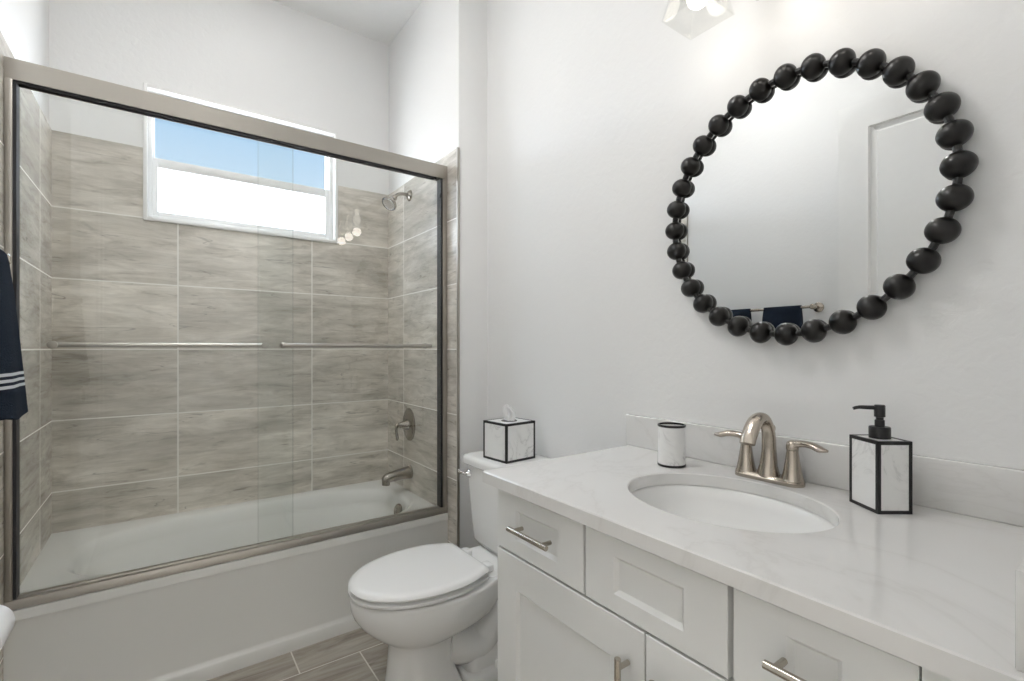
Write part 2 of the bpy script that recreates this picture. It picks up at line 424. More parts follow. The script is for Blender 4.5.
bm = bmesh.new(); rect_frame(bm, WX0 + .002, WZ0 + .002, WX1 - .002, WZ1 - .002, YB + .03, YB + .10, .022, .003); P(win, 'window_frame', bm, M['vinyl'])
zmid = 2.115
bm = bmesh.new(); rect_frame(bm, WX0 + .018, WZ0 + .016, WX1 - .018, zmid, YB + .034, YB + .060, .026, .003, .030, .045); sash = P(win, 'lower_sash', bm, M['vinyl'])
bm = bmesh.new(); box(bm, WX0 + .043, YB + .045, WZ0 + .045, WX1 - .043, YB + .050, zmid - .043)
P(win, 'frosted_pane', bm, M['frosted'], smooth=False)['label'] = 'frosted lower pane'
bm = bmesh.new(); rect_frame(bm, WX0 + .022, zmid - .03, WX1 - .022, WZ1 - .022, YB + .068, YB + .094, .010, .002, .035, .012); P(win, 'upper_sash', bm, M['vinyl'])
bm = bmesh.new(); box(bm, WX0 + .030, YB + .078, zmid, WX1 - .030, YB + .083, WZ1 - .030)
P(win, 'clear_pane', bm, M['wglass'], smooth=False)['label'] = 'clear upper pane'

# ------------------------------------------------------------------ bathtub
tub = thing('bathtub', 'white alcove bathtub with a plain apron behind the sliding glass doors', 'bathtub', (.358, 2.45, 0))
TX0, TX1, TY0, TY1, RZ = -.3915, 1.1078, 2.058, YB - .0105, .405
bm = bmesh.new(); cx, cy = .378, 2.450
N = 120
inner = superell(cx, cy, .655, .306, 3.0, RZ, N)
outer = rect_ray(cx, cy, TX0, TX1, TY0, TY1, inner, RZ)
def shrink(a, b, e, z, dx=0, dy=0): return superell(cx + dx, cy + dy, a, b, e, z, N)
rings = [rect_ray(cx, cy, TX0, TX1, TY0, TY1, inner, RZ - .03), outer, shrink((.678), .316, 3.0, RZ + .001), shrink(.665, .306, 3.0, RZ - .006),
         shrink(.652, .294, 3.0, RZ - .022), shrink(.643, .283, 3.0, RZ - .06), shrink(.638, .276, 3.0, RZ - .085, .002), shrink(.630, .258, 2.9, RZ - .098, .004), 
         shrink(.585, .238, 2.7, .20, .012), shrink(.53, .215, 2.7, .12, .03), shrink(.49, .19, 2.7, .085, .03), shrink(.40, .13, 2.5, .075, .03)]
loft(bm, rings, cap0=False)
P(tub, 'basin', bm, M['acrylic'], angle=50)
bm = bmesh.new()
prof = [(TY0 + .03, .02), (TY0 - .0, RZ - .03), (TY0, RZ - .004), (TY0 + .004, RZ)]
def ext(bm, prof, x0, x1):
    loft(bm, [[(x0, y, z) for y, z in prof], [(x1, y, z) for y, z in prof]])
ext(bm, [(TY0 + .05, RZ), (TY0 + .012, RZ), (TY0 + .004, RZ - .003), (TY0 + .001, RZ - .010), (TY0 + .0025, RZ - .016), (TY0 + .005, .068), (TY0 + .004, .060), (TY0 - .002, .052), (TY0 - .005, .045), (TY0 - .005, .0), (TY0 + .05, 0)], TX0, TX1)
P(tub, 'apron', bm, M['acrylic'], angle=50)
bm = bmesh.new()
lathe(bm, [(.036, 0), (.036, .005), (.031, .009), (.012, .010), (.010, .006), (.0001, .006)], 32, axis_mat((.998, 2.402, .345), (-1, -.12, .25)))
P(tub, 'overflow_plate', bm, M['fitting'])['label'] = 'round chrome overflow plate'

# ------------------------------------------------------------------ sliding shower doors
sd = thing('shower_door', 'brushed nickel framed sliding glass doors along the bathtub rim', 'shower door', (.358, 2.09, .406))
x0, x1, yf, yb = -.3915, 1.1078, 2.0675, 2.122
bm = bmesh.new()
ext(bm, [(yf, 2.079), (yb, 2.079), (yb, 2.016), (yb - .004, 2.016), (yb - .004, 2.070), (yf + .004, 2.070), (yf + .004, 2.016), (yf, 2.016)], x0, x1)
P(sd, 'header_rail', bm, M['frame'], angle=25)
bm = bmesh.new(); box(bm, x0 + .02, yf + .005, 2.008, x1 - .055, yf + .010, 2.03); box(bm, x0 + .02, yf + .034, 2.012, x1 - .055, yf + .040, 2.03)
P(sd, 'roller_track', bm, M['rubber'], smooth=False)
bm = bmesh.new()
ext(bm, [(yf - .004, .4065), (yf - .004, .425), (yf, .434), (yf + .018, .434), (yf + .022, .425), (yf + .030, .425), (yf + .034, .434), (yb - .004, .434), (yb, .425), (yb, .4065)], x0, x1)
P(sd, 'bottom_track', bm, M['frame'], angle=25)
for s in (0, 1):
    bm = bmesh.new()
    if s == 0:
        box(bm, -.3915, yf - .001, .434, -.3735, yb, 2.0165, .002); 
    else:
        box(bm, 1.0860, yf - .001, .434, 1.1078, yb, 2.0165, .002)
    P(sd, 'side_jamb', bm, M['frame'], angle=25)
    bm = bmesh.new()
    if s == 0: box(bm, -.3735, yf + .006, .434, -.366, yb - .006, 2.016)
    else: box(bm, 1.078, yf + .006, .434, 1.0860, yb - .006, 2.016)
    P(sd, 'jamb_seal', bm, M['rubber'], smooth=False)
def gpane(nm, gx0, gx1, gy, lbl, bar_y, bx0, bx1):
    bm = bmesh.new(); box(bm, gx0, gy - .003, .430, gx1, gy + .003, 2.03, .0)
    for f in bm.faces:
        if abs(f.normal.x) > .5: f.material_index = 1
    p = P(sd, nm, bm, [M['glass'], M['edge']], smooth=False); p['label'] = lbl
    bm = bmesh.new(); z = 1.211
    sgn = 1 if bar_y > gy else -1
    tube(bm, smooth_path([(bx0, bar_y, z), ((bx0 + bx1) / 2, bar_y, z), (bx1, bar_y, z)], 3), .0085, 16)
    for bx in (bx0 + .012, bx1 - .012):
        lathe(bm, [(.012, 0), (.012, .005), (.0075, .008), (.0075, abs(bar_y - gy) - .003)], 18, axis_mat((bx, gy + sgn * .003, z), (0, sgn, 0)))
        lathe(bm, [(.013, 0), (.013, .005), (.009, .007)], 18, axis_mat((bx, gy - sgn * .003, z), (0, -sgn, 0)))
    bmesh.ops.translate(bm, vec=-rel(sd), verts=bm.verts)
    finish('handle_bar', bm, M['frame'], p)
    return p
gpane('glass_door', -.372, .4233, 2.106, 'left glass panel with its towel bar inside', 2.148, -.302, .3335)
gpane('glass_door', .2928, 1.083, 2.080, 'right glass panel with its towel bar outside', 2.040, .3714, 1.0103)
bm = bmesh.new(); box(bm, -.374, 2.075, 1.83, -.366, 2.085, 1.85, .002); box(bm, 1.072, 2.072, 1.925, 1.080, 2.085, 1.945, .002); box(bm, 1.074, 2.066, .66, 1.082, 2.085, .685, .002)
P(sd, 'bumper', bm, M['rubber'])

# ------------------------------------------------------------------ shower fittings on the alcove end wall
WXs = 1.1083; YS = 2.505
sh = thing('wall_shower', 'brushed nickel shower head on a bent arm high on the end wall', 'shower head', (WXs, YS, 2.05))
bm = bmesh.new(); lathe(bm, [(.031, 0), (.031, .003), (.024, .009), (.011, .013), (.0105, .02)], 32, axis_mat((WXs, YS, 2.05), (-1, 0, 0))); P(sh, 'wall_flange', bm, M['fitting'])
bm = bmesh.new(); tube(bm, smooth_path([(WXs - .005, YS, 2.05), (WXs - .045, YS, 2.052), (WXs - .075, YS, 2.040), (WXs - .092, YS, 2.018)], 7), .0095, 16); P(sh, 'shower_arm', bm, M['fitting'])
bm = bmesh.new(); d = Vector((-.60, -.22, -.72)).normalized(); p0 = Vector((WXs - .092, YS, 2.020))
lathe(bm, [(.0001, -.012), (.013, -.010), (.016, 0), (.013, .010), (.017, .014), (.024, .026), (.034, .038), (.042, .048), (.043, .056), (.040, .060)], 36, axis_mat(p0, d), cap0=False, cap1=False); hd = P(sh, 'spray_head', bm, M['fitting'])
bm = bmesh.new(); lathe(bm, [(.036, .0585), (.0345, .0605), (.033, .058), (.0001, .058)], 36, axis_mat(p0, d), cap0=False, cap1=False)
for rr, nn in ((.012, 6), (.022, 12), (.031, 16)):
    for k in range(nn):
        a = 2 * math.pi * k / nn
        lathe(bm, [(.0018, .056), (.0012, .060)], 8, axis_mat(p0, d) @ Matrix.Translation((rr * math.cos(a), rr * math.sin(a), 0)))
P(sh, 'spray_face', bm, M['chrome'])
bm = bmesh.new(); lathe(bm, [(.0400, .0595), (.036, .0588)], 36, axis_mat(p0, d), cap0=False, cap1=False); P(sh, 'face_seal', bm, M['rubber'])

va = thing('shower_valve', 'brushed nickel shower valve with oval plate and drop lever', 'shower valve', (WXs, 2.512, .775))
bm = bmesh.new(); b2 = bmesh.new(); lathe(b2, [(.086, 0), (.085, .004), (.076, .009), (.037, .011), (.030, .013)], 48)
bmesh.ops.scale(b2, vec=(1.06, .92, 1), verts=b2.verts)
merge(bm, b2, axis_mat((WXs, 2.512, .775), (-1, 0, 0))); P(va, 'escutcheon', bm, M['fitting'])
bm = bmesh.new(); lathe(bm, [(.031, .010), (.029, .016), (.020, .040), (.0135, .062), (.012, .070), (.0001, .072)], 32, axis_mat((WXs, 2.512, .775), (-1, 0, 0)), cap0=False, cap1=False)
tube(bm, smooth_path([(WXs - .062, 2.512, .777), (WXs - .075, 2.512, .772), (WXs - .080, 2.505, .745), (WXs - .076, 2.50, .712), (WXs - .078, 2.498, .695)], 5), lerp_list([.008, .0085, .0075, .0085, .006], 5), 14)
P(va, 'valve_lever', bm, M['fitting'])

ts = thing('tub_spout', 'brushed nickel tub filler spout low on the end wall', 'tub spout', (WXs, 2.50, .505))
bm = bmesh.new()
path = smooth_path([(WXs, 2.50, .512), (WXs - .05, 2.50, .509), (WXs - .10, 2.50, .503), (WXs - .135, 2.50, .497), (WXs - .150, 2.50, .484)], 5)
tube(bm, path, lerp_list([(.035, .034), (.032, .031), (.030, .028), (.028, .025), (.022, .018)], 5), 24, ref=(0, 1, 0))
tube(bm, [(WXs - .138, 2.50, .495), (WXs - .140, 2.50, .462)], [.022, .021], 20)
P(ts, 'spout_body', bm, M['fitting'], angle=50)
bm = bmesh.new(); lathe(bm, [(.037, 0), (.037, .004), (.032, .009)], 32, axis_mat((WXs, 2.50, .512), (-1, 0, 0))); P(ts, 'wall_flange', bm, M['fitting'])

# ------------------------------------------------------------------ towel bar, towels, toilet roll on the left wall
tb = thing('towel_bar', 'nickel towel bar on the left wall beside the tub with two navy towels on it', 'towel bar', (XL, 1.46, 1.425))
bm = bmesh.new(); tube(bm, [(-.330, 1.14, 1.425), (-.330, 1.75, 1.425)], .008, 16); P(tb, 'rail', bm, M['nickel'])
for y in (1.155, 1.735):
    bm = bmesh.new(); lathe(bm, [(.027, 0), (.027, .006), (.020, .010), (.009, .013), (.009, .055), (.0145, .060), (.0145, .082), (.010, .086)], 28, axis_mat((XL, y, 1.425), (1, 0, 0))); P(tb, 'wall_bracket', bm, M['nickel'])
def towel_mesh(half, zt, zb, seed):
    rnd = random.Random(seed); bm = bmesh.new(); rings = []
    prof = [(zt + .012, .004), (zt + .010, .011), (zt + .004, .0155), (zt - .015, .019), (zt - .06, .023)] + [(zt - .06 - (zt - .06 - zb) * k / 14, .023 + .017 * (k / 14) ** .8) for k in range(1, 15)]
    ph = rnd.random() * 6
    for z, h in prof:
        t = (zt - z) / (zt - zb); ring = []
        hx = h; hy = half * (1 - .05 * math.exp(-((t) / .05) ** 2)) + .006 * t
        n = 56
        for k in range(n):
            a = 2 * math.pi * k / n; c, s = math.cos(a), math.sin(a)
            x = hx * math.copysign(abs(c) ** .55, c); y = hy * math.copysign(abs(s) ** .45, s)
            x += (.0035 * math.sin(y * 55 + ph + t * 2) * t if c > 0 else 0)
            zz = z - (.006 * math.sin(y * 30 + ph) if t > .99 else 0)
            ring.append((x + .010 * t, y, zz - zt))
        rings.append(ring)
    rings.append([(p[0] * .92, p[1] * .985, p[2] - .003) for p in rings[-1]])
    loft(bm, rings); return bm
tw = finish('towel', towel_mesh(.107, 1.425, 1.04, 3), M['towel']); tw.location = (-.326, 1.598, 1.425)
tag(tw, 'navy towel with three white stripes, hanging nearer the tub', 'towel', 'navy towels on the towel bar')
tw2 = tw.copy(); C.objects.link(tw2); tw2.location = (-.330, 1.315, 1.425)
tw2['label'] = 'dark navy towel nearer the doorway, seen whole in the round mirror'

tp = thing('toilet_paper_holder', 'nickel toilet paper holder on the left wall below the towels', 'paper holder', (XL, 1.40, .615))
bm = bmesh.new(); lathe(bm, [(.024, 0), (.024, .005), (.008, .010), (.008, .10)], 24, axis_mat((XL, 1.33, .625), (1, 0, 0))); P(tp, 'wall_bracket', bm, M['nickel'])
bm = bmesh.new(); tube(bm, [(XL + .102, 1.322, .625), (XL + .102, 1.462, .625)], .007, 14); P(tp, 'roll_arm', bm, M['nickel'])
bm = bmesh.new()
for mi, prof in ((0, [(.0205, -.051), (.0425, -.051), (.0435, -.049), (.0435, .049), (.0425, .051), (.0205, .051)]),):
    lathe(bm, prof, 48, axis_mat((0, 0, 0), (0, 1, 0)), cap0=False, cap1=False)
lathe(bm, [(.0205, -.051), (.0205, .051)], 48, axis_mat((0, 0, 0), (0, 1, 0)), cap0=False, cap1=False)
roll = finish('toilet_paper_roll', bm, M['paper']); roll.location = (XL + .102, 1.395, .625)
tag(roll, 'white toilet paper roll low on the left wall', 'toilet paper')

# ------------------------------------------------------------------ toilet
TY = 1.545
to = thing('toilet', 'white two piece elongated toilet with closed lid between tub and vanity', 'toilet', (.9, TY, 0))
def egg(xf, xb, w, wb, xw, z, n=64, ef=2.0, cr=.03):
    """closed plan outline: rounded front at xf, widest w at xw, straight back at xb of half width wb"""
    half = []
    m = n // 2
    for k in range(m + 1):
        s = k / m
        if s < .55:
            a = (s / .55) * math.pi / 2; x = xw - (xw - xf) * math.cos(a) ** (2 / ef); y = w * math.sin(a) ** (2 / ef)
        elif s < .92:
            t = (s - .55) / .37; x = xw + (xb - cr - xw) * t; y = w + (wb - w) * t ** 2.2
        else:
            t = (s - .92) / .08; x = xb - cr + cr * math.sin(t * math.pi / 2); y = wb - cr + cr * math.cos(t * math.pi / 2) if t < .999 else wb - cr
        half.append((x, y))
    pts = [(x, TY + y, z) for x, y in half] + [(x, TY - y, z) for x, y in half[::-1][:-1]]
    return pts[:1] + pts[1:]
bm = bmesh.new()
S = [ # z, xf, xb, w, wb, xw
 (.000, .590, .870, .112, .094, .71), (.035, .595, .850, .104, .088, .71), (.10, .606, .825, .095, .082, .71), (.17, .612, .815, .092, .080, .71), (.208, .612, .82, .094, .082, .71),
 (.224, .600, .865, .112, .096, .73), (.244, .570, .915, .137, .112, .74), (.268, .543, .950, .157, .125, .755), (.298, .514, .970, .172, .132, .76),
 (.325, .496, .985, .180, .136, .765), (.350, .487, .990, .184, .138, .77), (.378, .485, .990, .185, .138, .77), (.386, .488, .990, .183, .137, .77), (.389, .495, .985, .178, .134, .77)]
loft(bm, [egg(xf, xb, w, wb, xw, z) for z, xf, xb, w, wb, xw in S])
# deck carrying the tank
loft(bm, [egg(.93, 1.235, .128, .12, .98, z, ef=3) if 0 else rrect(1.085, TY, .17, hw, .04, z) for z, hw in ((.318, .105), (.325, .120), (.345, .130), (.384, .134), (.391, .130))])
# foot and trapway
loft(bm, [rrect(1.02, TY, .165, hw, .06, z) for z, hw in ((0, .115), (.030, .113), (.042, .106), (.05, .09))])
tube(bm, smooth_path([(.80, TY, .15), (.93, TY, .115), (1.00, TY, .17), (1.06, TY, .245), (1.12, TY, .20), (1.13, TY, .11), (1.12, TY, .03)], 6), lerp_list([(.085, .07), (.09, .065), (.088, .058), (.086, .055), (.085, .055), (.082, .055), (.095, .06)], 6), 24, ref=(0, 1, 0))
loft(bm, [rrect(1.00, TY, hx, hw, .03, z) for z, hx, hw in ((.045, .13, .088), (.10, .12, .084), (.135, .09, .075), (.15, .06, .05))])
loft(bm, [rrect(1.12, TY, .085, .075, .03, z) for z in (.20, .335)])
P(to, 'bowl', bm, M['porcelain'], angle=60)
for s in (-1, 1):
    bm = bmesh.new(); lathe(bm, [(.015, .0), (.015, .012), (.012, .020), (.006, .024), (.0001, .025)], 20, Matrix.Translation((.985, TY + s * .098, .044)), cap1=False); P(to, 'bolt_cap', bm, M['plastic'])
bm = bmesh.new(); A = dict(w=.182, wb=.150, xw=.765)
def seat_r(z, i, xb=.925): return egg(.480 + i, xb - i, .187 - i, .150 - i, .755, z, ef=2.1, cr=.03)
loft(bm, [seat_r(.3965, .014), seat_r(.3975, .004), seat_r(.400, .001), seat_r(.408, 0), seat_r(.4105, .006)]); P(to, 'seat', bm, M['plastic'], angle=40)
bm = bmesh.new()
loft(bm, [seat_r(.4175, .014, .925), seat_r(.4190, .003, .925), seat_r(.425, .000, .925), seat_r(.432, .004, .925), seat_r(.437, .014, .925), seat_r(.439, .03, .925)]); P(to, 'lid', bm, M['plastic'], angle=40)
for s in (-1, 1):
    bm = bmesh.new(); box(bm, .935, TY + s * .075 - .022, .391, .968, TY + s * .075 + .022, .420, .008, 3); P(to, 'hinge', bm, M['plastic'])
# tank
bm = bmesh.new(); TKX = 1.262
def tk(z, xf, hw, r=.035):
    c = (xf + TKX) / 2; return rrect(c, TY, (TKX - xf) / 2, hw, r, z, 8)
loft(bm, [tk(.3915, 1.07, .140), tk(.400, 1.045, .165), tk(.42, 1.033, .177), tk(.50, 1.028, .186), tk(.62, 1.022, .198), tk(.715, 1.016, .206), tk(.722, 1.018, .204)])
P(to, 'tank', bm, M['porcelain'], angle=50)
bm = bmesh.new()
def tl(z, i): return rrect((1.000 + 1.268) / 2, TY, (1.268 - 1.000) / 2 - i, .222 - i, .045 - i * .5, z, 8)
loft(bm, [tl(.7225, .008), tl(.727, .001), tl(.745, 0), tl(.753, .003), tl(.758, .010), tl(.760, .022)])
P(to, 'tank_lid', bm, M['porcelain'], angle=50)
bm = bmesh.new(); lathe(bm, [(.017, 0), (.017, .005), (.012, .010), (.008, .018), (.0001, .019)], 24, axis_mat((1.020, TY + .165, .684), (-1, 0, 0)), cap1=False)
tube(bm, smooth_path([(1.005, TY + .165, .684), (.996, TY + .18, .686), (.992, TY + .205, .692)], 4), lerp_list([.006, .0065, .0075], 4), 12)
P(to, 'flush_lever', bm, M['chrome'])['label'] = 'chrome flush lever'

# ------------------------------------------------------------------ vanity
VY0, VY1 = YF + .001, 1.042
XF = .705
vc = thing('vanity_cabinet', 'white shaker vanity cabinet with bar pulls along the right wall', 'vanity cabinet', (.99, .56, 0))
bm = bmesh.new()
box(bm, XF + .020, VY0, .10, XF + .038, VY1, .8455); box(bm, XF + .038, VY0, .10, XW - .001, VY0 + .018, .8455); box(bm, XF + .038, VY1 - .018, .10, XW - .001, VY1, .8455)
box(bm, XF + .038, VY0 + .018, .10, XW - .001, VY1 - .018, .118); box(bm, XW - .008, VY0 + .018, .118, XW - .001, VY1 - .018, .8455); box(bm, XF + .075, VY0, 0, XW - .001, VY1, .10)
P(vc, 'carcass', bm, M['cabinet'], smooth=False)
def front(nm, y_hi, y_lo, z0, z1, st, rl, lbl=None):
    bm = bmesh.new(); shaker(bm, y_hi - y_lo, z1 - z0, .019, st, rl)
    # local x -> -Y, local y -> +X
    bmesh.ops.transform(bm, matrix=Matrix.Translation((XF + .019, y_hi, z0)) @ Matrix.Rotation(R(-90), 4, 'Z'), verts=bm.verts)
    o = P(vc, nm, bm, M['cabinet'], smooth=False)
    if lbl: o['label'] = lbl
    return o
def pull(par, y, z, L, vert=False):
    bm = bmesh.new(); xb = XF - .030; h = L / 2
    a, b = ((xb, y, z - h), (xb, y, z + h)) if vert else ((xb, y - h, z), (xb, y + h, z))
    va_, vb_ = Vector(a), Vector(b); dd = (vb_ - va_).normalized()
    tube(bm, [va_, va_ + dd * .0008, vb_ - dd * .0008, vb_], [.0055, .0062, .0062, .0055], 18)
    for s in (-1, 1):
        q = (xb, y, z + s * h * .72) if vert else (xb, y + s * h * .72, z)
        lathe(bm, [(.005, 0), (.005, .029)], 14, axis_mat(q, (1, 0, 0)))
    bmesh.ops.translate(bm, vec=-rel(vc), verts=bm.verts)
    return finish('door_pull' if vert else 'drawer_pull', bm, M['pull'], par)
ZD0, ZD1 = .6885, .834
d1 = front('drawer', 1.041, .7235, ZD0, ZD1, .081, .036); pull(d1, .879, .7625, .145)
front('false_drawer_front', .7175, .4075, ZD0, ZD1, .077, .036)
d3 = front('drawer', .3985, .175, ZD0, ZD1, .077, .036); pull(d3, .287, .7615, .100)
dl = front('cabinet_door', 1.041, .5665, .110, .683, .081, .082); pull(dl, .603, .565, .130, True)
dr = front('cabinet_door', .5635, .175, .110, .683, .081, .082); pull(dr, .526, .565, .130, True)
bm = bmesh.new(); box(bm, XF + .002, VY0, .10, XF + .020, .1725, .8455); P(vc, 'filler_strip', bm, M['cabinet'], smooth=False)

# countertop with the oval cut-out
ct = thing('countertop', 'veined white quartz countertop with backsplash on the vanity', 'countertop', (.98, .57, .8465))
CX0, CX1, CY0, CY1, CZ0, CZ1 = .681, XW - .0005, YF + .0005, 1.076, .8465, .876
SX, SY, SA, SB = .984, .580, .176, .214
bm = bmesh.new(); N = 128
el = [(SX + SA * math.cos(2 * math.pi * k / N), SY + SB * math.sin(2 * math.pi * k / N), CZ1) for k in range(N)]
def ell(i, z, ox=0): return [(SX + ox + (SA + i) * math.cos(2 * math.pi * k / N), SY + (SB + i) * math.sin(2 * math.pi * k / N), z) for k in range(N)]
q = .0025
loft(bm, [rect_ray(SX, SY, CX0, CX1, CY0, CY1, el, CZ0), rect_ray(SX, SY, CX0, CX1, CY0, CY1, el, CZ1 - q), rect_ray(SX, SY, CX0 + q, CX1, CY0, CY1 - q, el, CZ1),
          ell(q, CZ1), ell(0, CZ1 - q), ell(0, CZ0), rect_ray(SX, SY, CX0, CX1, CY0, CY1, el, CZ0)], False, False)
P(ct, 'slab', bm, M['quartz'], angle=25)
bm = bmesh.new(); box(bm, XW - .0195, CY0, CZ1, XW - .0005, CY1 + .012, .9775, .003, 3); P(ct, 'backsplash', bm, M['quartz'])
bm = bmesh.new(); box(bm, .694, CY0, CZ1, XW - .0195, CY0 + .0205, .9775, .002); P(ct, 'side_splash', bm, M['quartz'])

# sink
sk = thing('sink', 'white oval undermount sink set in the quartz countertop', 'sink', (SX, SY, .72))
bm = bmesh.new()
loft(bm, [ell(.020, CZ0 - .0005), ell(.004, CZ0 - .0005), ell(-.002, CZ0 - .006), ell(-.007, CZ0 - .03), ell(-.020, CZ0 - .07), ell(-.045, CZ0 - .105), ell(-.085, CZ0 - .128), ell(-.130, CZ0 - .138), ell(-.150, CZ0 - .141)], False, True)
P(sk, 'bowl', bm, M['porcelain'], angle=50)
bm = bmesh.new(); lathe(bm, [(.026, 0), (.026, .003), (.018, .004), (.017, .001), (.0001, .003)], 28, Matrix.Translation((SX, SY, CZ0 - .1405)), cap1=False); P(sk, 'drain', bm, M['chrome'])
bm = bmesh.new()

# faucet
FX, FY = 1.205, .590
fa = thing('faucet', 'brushed nickel centerset faucet with two levers behind the oval sink', 'faucet', (FX, FY, CZ1))
bm = bmesh.new()
def stad(i, z, hl=.082, r=.026):
    pts = []
    for sgn, a0 in ((1, 0), (-1, 180)):
        for k in range(17):
            a = R(a0 + 180 * k / 16); pts.append((FX + (r - i) * math.cos(a), FY + sgn * (hl - r) + (r - i) * math.sin(a), z))
    return pts
loft(bm, [stad(0, CZ1 + .0003), stad(0, CZ1 + .008), stad(.003, CZ1 + .013), stad(.008, CZ1 + .016)]); P(fa, 'base_plate', bm, M['nickel'], angle=30)
bm = bmesh.new()
lathe(bm, [(.026, .012), (.0245, .020), (.021, .034)], 28, Matrix.Translation((FX, FY, CZ1)), cap0=False, cap1=False)
path = smooth_path([(FX, FY, CZ1 + .028), (FX + .003, FY, CZ1 + .075), (FX - .003, FY, CZ1 + .125), (FX - .030, FY, CZ1 + .155), (FX - .062, FY, CZ1 + .150), (FX - .088, FY, CZ1 + .122), (FX - .100, FY, CZ1 + .100)], 7)
tube(bm, path, lerp_list([(.021, .020), (.0165, .0155), (.0155, .0135), (.0170, .0125), (.0185, .0120), (.0190, .0110), (.0185, .0100)], 7), 24, ref=(0, 1, 0))
P(fa, 'spout', bm, M['nickel'], angle=50)
for s in (-1, 1):
    hy = FY + s * .056
    bm = bmesh.new(); lathe(bm, [(.0250, .012), (.0225, .018), (.0190, .035), (.0150, .062), (.0125, .080), (.0125, .083)], 28, Matrix.Translation((FX, hy, CZ1)), cap0=False)
    st = P(fa, 'handle_post', bm, M['nickel'], angle=50)
    bm = bmesh.new(); lathe(bm, [(.0130, .084), (.0135, .086), (.0135, .094), (.0120, .101), (.006, .105), (.0001, .106)], 28, Matrix.Translation((FX, hy, CZ1)), cap1=False)
    tube(bm, smooth_path([(FX, hy, CZ1 + .096), (FX - .002, hy + s * .022, CZ1 + .101), (FX - .006, hy + s * .045, CZ1 + .101), (FX - .010, hy + s * .063, CZ1 + .096), (FX - .012, hy + s * .079, CZ1 + .095)], 5), lerp_list([(.011, .010), (.009, .0075), (.0115, .0078), (.0125, .0075), (.004, .003)], 5), 18, ref=(1, 0, 0))
    P(fa, 'lever_handle', bm, M['nickel'], angle=50)
bm = bmesh.new(); tube(bm, [(FX + .021, FY, CZ1 + .012), (FX + .021, FY, CZ1 + .118)], .0025, 10)
lathe(bm, [(.0001, .116), (.005, .117), (.0065, .122), (.0065, .128), (.004, .133), (.0001, .134)], 18, Matrix.Translation((FX + .021, FY, CZ1)), cap0=False, cap1=False); P(fa, 'lift_rod', bm, M['nickel'])

# ------------------------------------------------------------------ counter and tank accessories
def trimmed_box(root, W_, D, H, e, pname='marble_panel'):
    """marble faces with black edging bars, centred on the root, standing on z=0"""
    bm = bmesh.new(); box(bm, -W_ / 2 + .001, -D / 2 + .001, .001, W_ / 2 - .001, D / 2 - .001, H - .001)
    body = finish('marble_body', bm, M['marble'], root, smooth=False)
    bm = bmesh.new(); x, y = W_ / 2, D / 2
    for sx_ in (-1, 1):
        for sy in (-1, 1):
            cx_, cy_ = sx_ * (x - e / 2), sy * (y - e / 2)
            box(bm, cx_ - e / 2, cy_ - e / 2, 0, cx_ + e / 2, cy_ + e / 2, H, .0006, 1)
    for z in (0, H - e):
        for sy in (-1, 1): box(bm, -x, sy * (y - e / 2) - e / 2, z, x, sy * (y - e / 2) + e / 2, z + e, .0006, 1)
        for sx_ in (-1, 1): box(bm, sx_ * (x - e / 2) - e / 2, -y, z, sx_ * (x - e / 2) + e / 2, y, z + e, .0006, 1)
    finish('black_edging', bm, M['black'], root, smooth=False)
    return body
tbx = thing('tissue_box_cover', 'square white marble tissue box cover with black edges on the toilet tank', 'tissue box', (1.122, 1.572, .7602), R(5))
trimmed_box(tbx, .152, .144, .150, .009)
bm = bmesh.new(); b2 = bmesh.new()
lathe(bm, [(.030, .1485), (.032, .1485), (.032, .1505), (.030, .1505)], 40, cap0=False, cap1=False); lathe(bm, [(.030, .1495), (.0001, .1495)], 40, cap0=False, cap1=False)
finish('opening_ring', bm, M['black'], tbx)
ti = bmesh.new(); rings = []
rnd = random.Random(5)
for k in range(13):
    t = k / 12; z = t * .064
    rr = [.016, .017, .019, .021, .020, .021, .021, .019, .017, .014, .012, .009, .004][k]
    ring = []
    for j in range(60):
        a = 2 * math.pi * j / 60
        f = 1 + .30 * math.sin(4 * a + 1.5 * t * 3) * (.5 + t) * .8 + .16 * math.sin(9 * a - 2 * t)
        rr2 = rr * 1.35
        ring.append((rr2 * f * math.cos(a) * .62 - .010 * t * t + .004 * math.sin(5 * t), rr2 * f * math.sin(a) * 1.05 + .006 * math.sin(4 * t), z))
    rings.append(ring)
loft(ti, rings)
tis = finish('tissue', ti, M['tissue']); tis.location = (1.122, 1.572, .7602 + .151)
tag(tis, 'crumpled white tissue sticking up out of the tissue box cover', 'tissue')

tm = thing('tumbler', 'round white marble tumbler with black rims, left of the faucet', 'tumbler', (1.140, .822, CZ1))
bm = bmesh.new(); lathe(bm, [(.036, .004), (.036, .108), (.0335, .108), (.0335, .006)], 48, cap1=True); finish('cup', bm, M['marble'], tm)
for z in (0.0, .1075):
    bm = bmesh.new(); lathe(bm, [(.0330 if z else .0, z), (.0368, z), (.0376, z + .001), (.0376, z + .005), (.0368, z + .006), (.0330 if z else .0, z + .006)], 48, cap0=False, cap1=False)
    if z: pass
    finish('black_rim', bm, M['black'], tm)

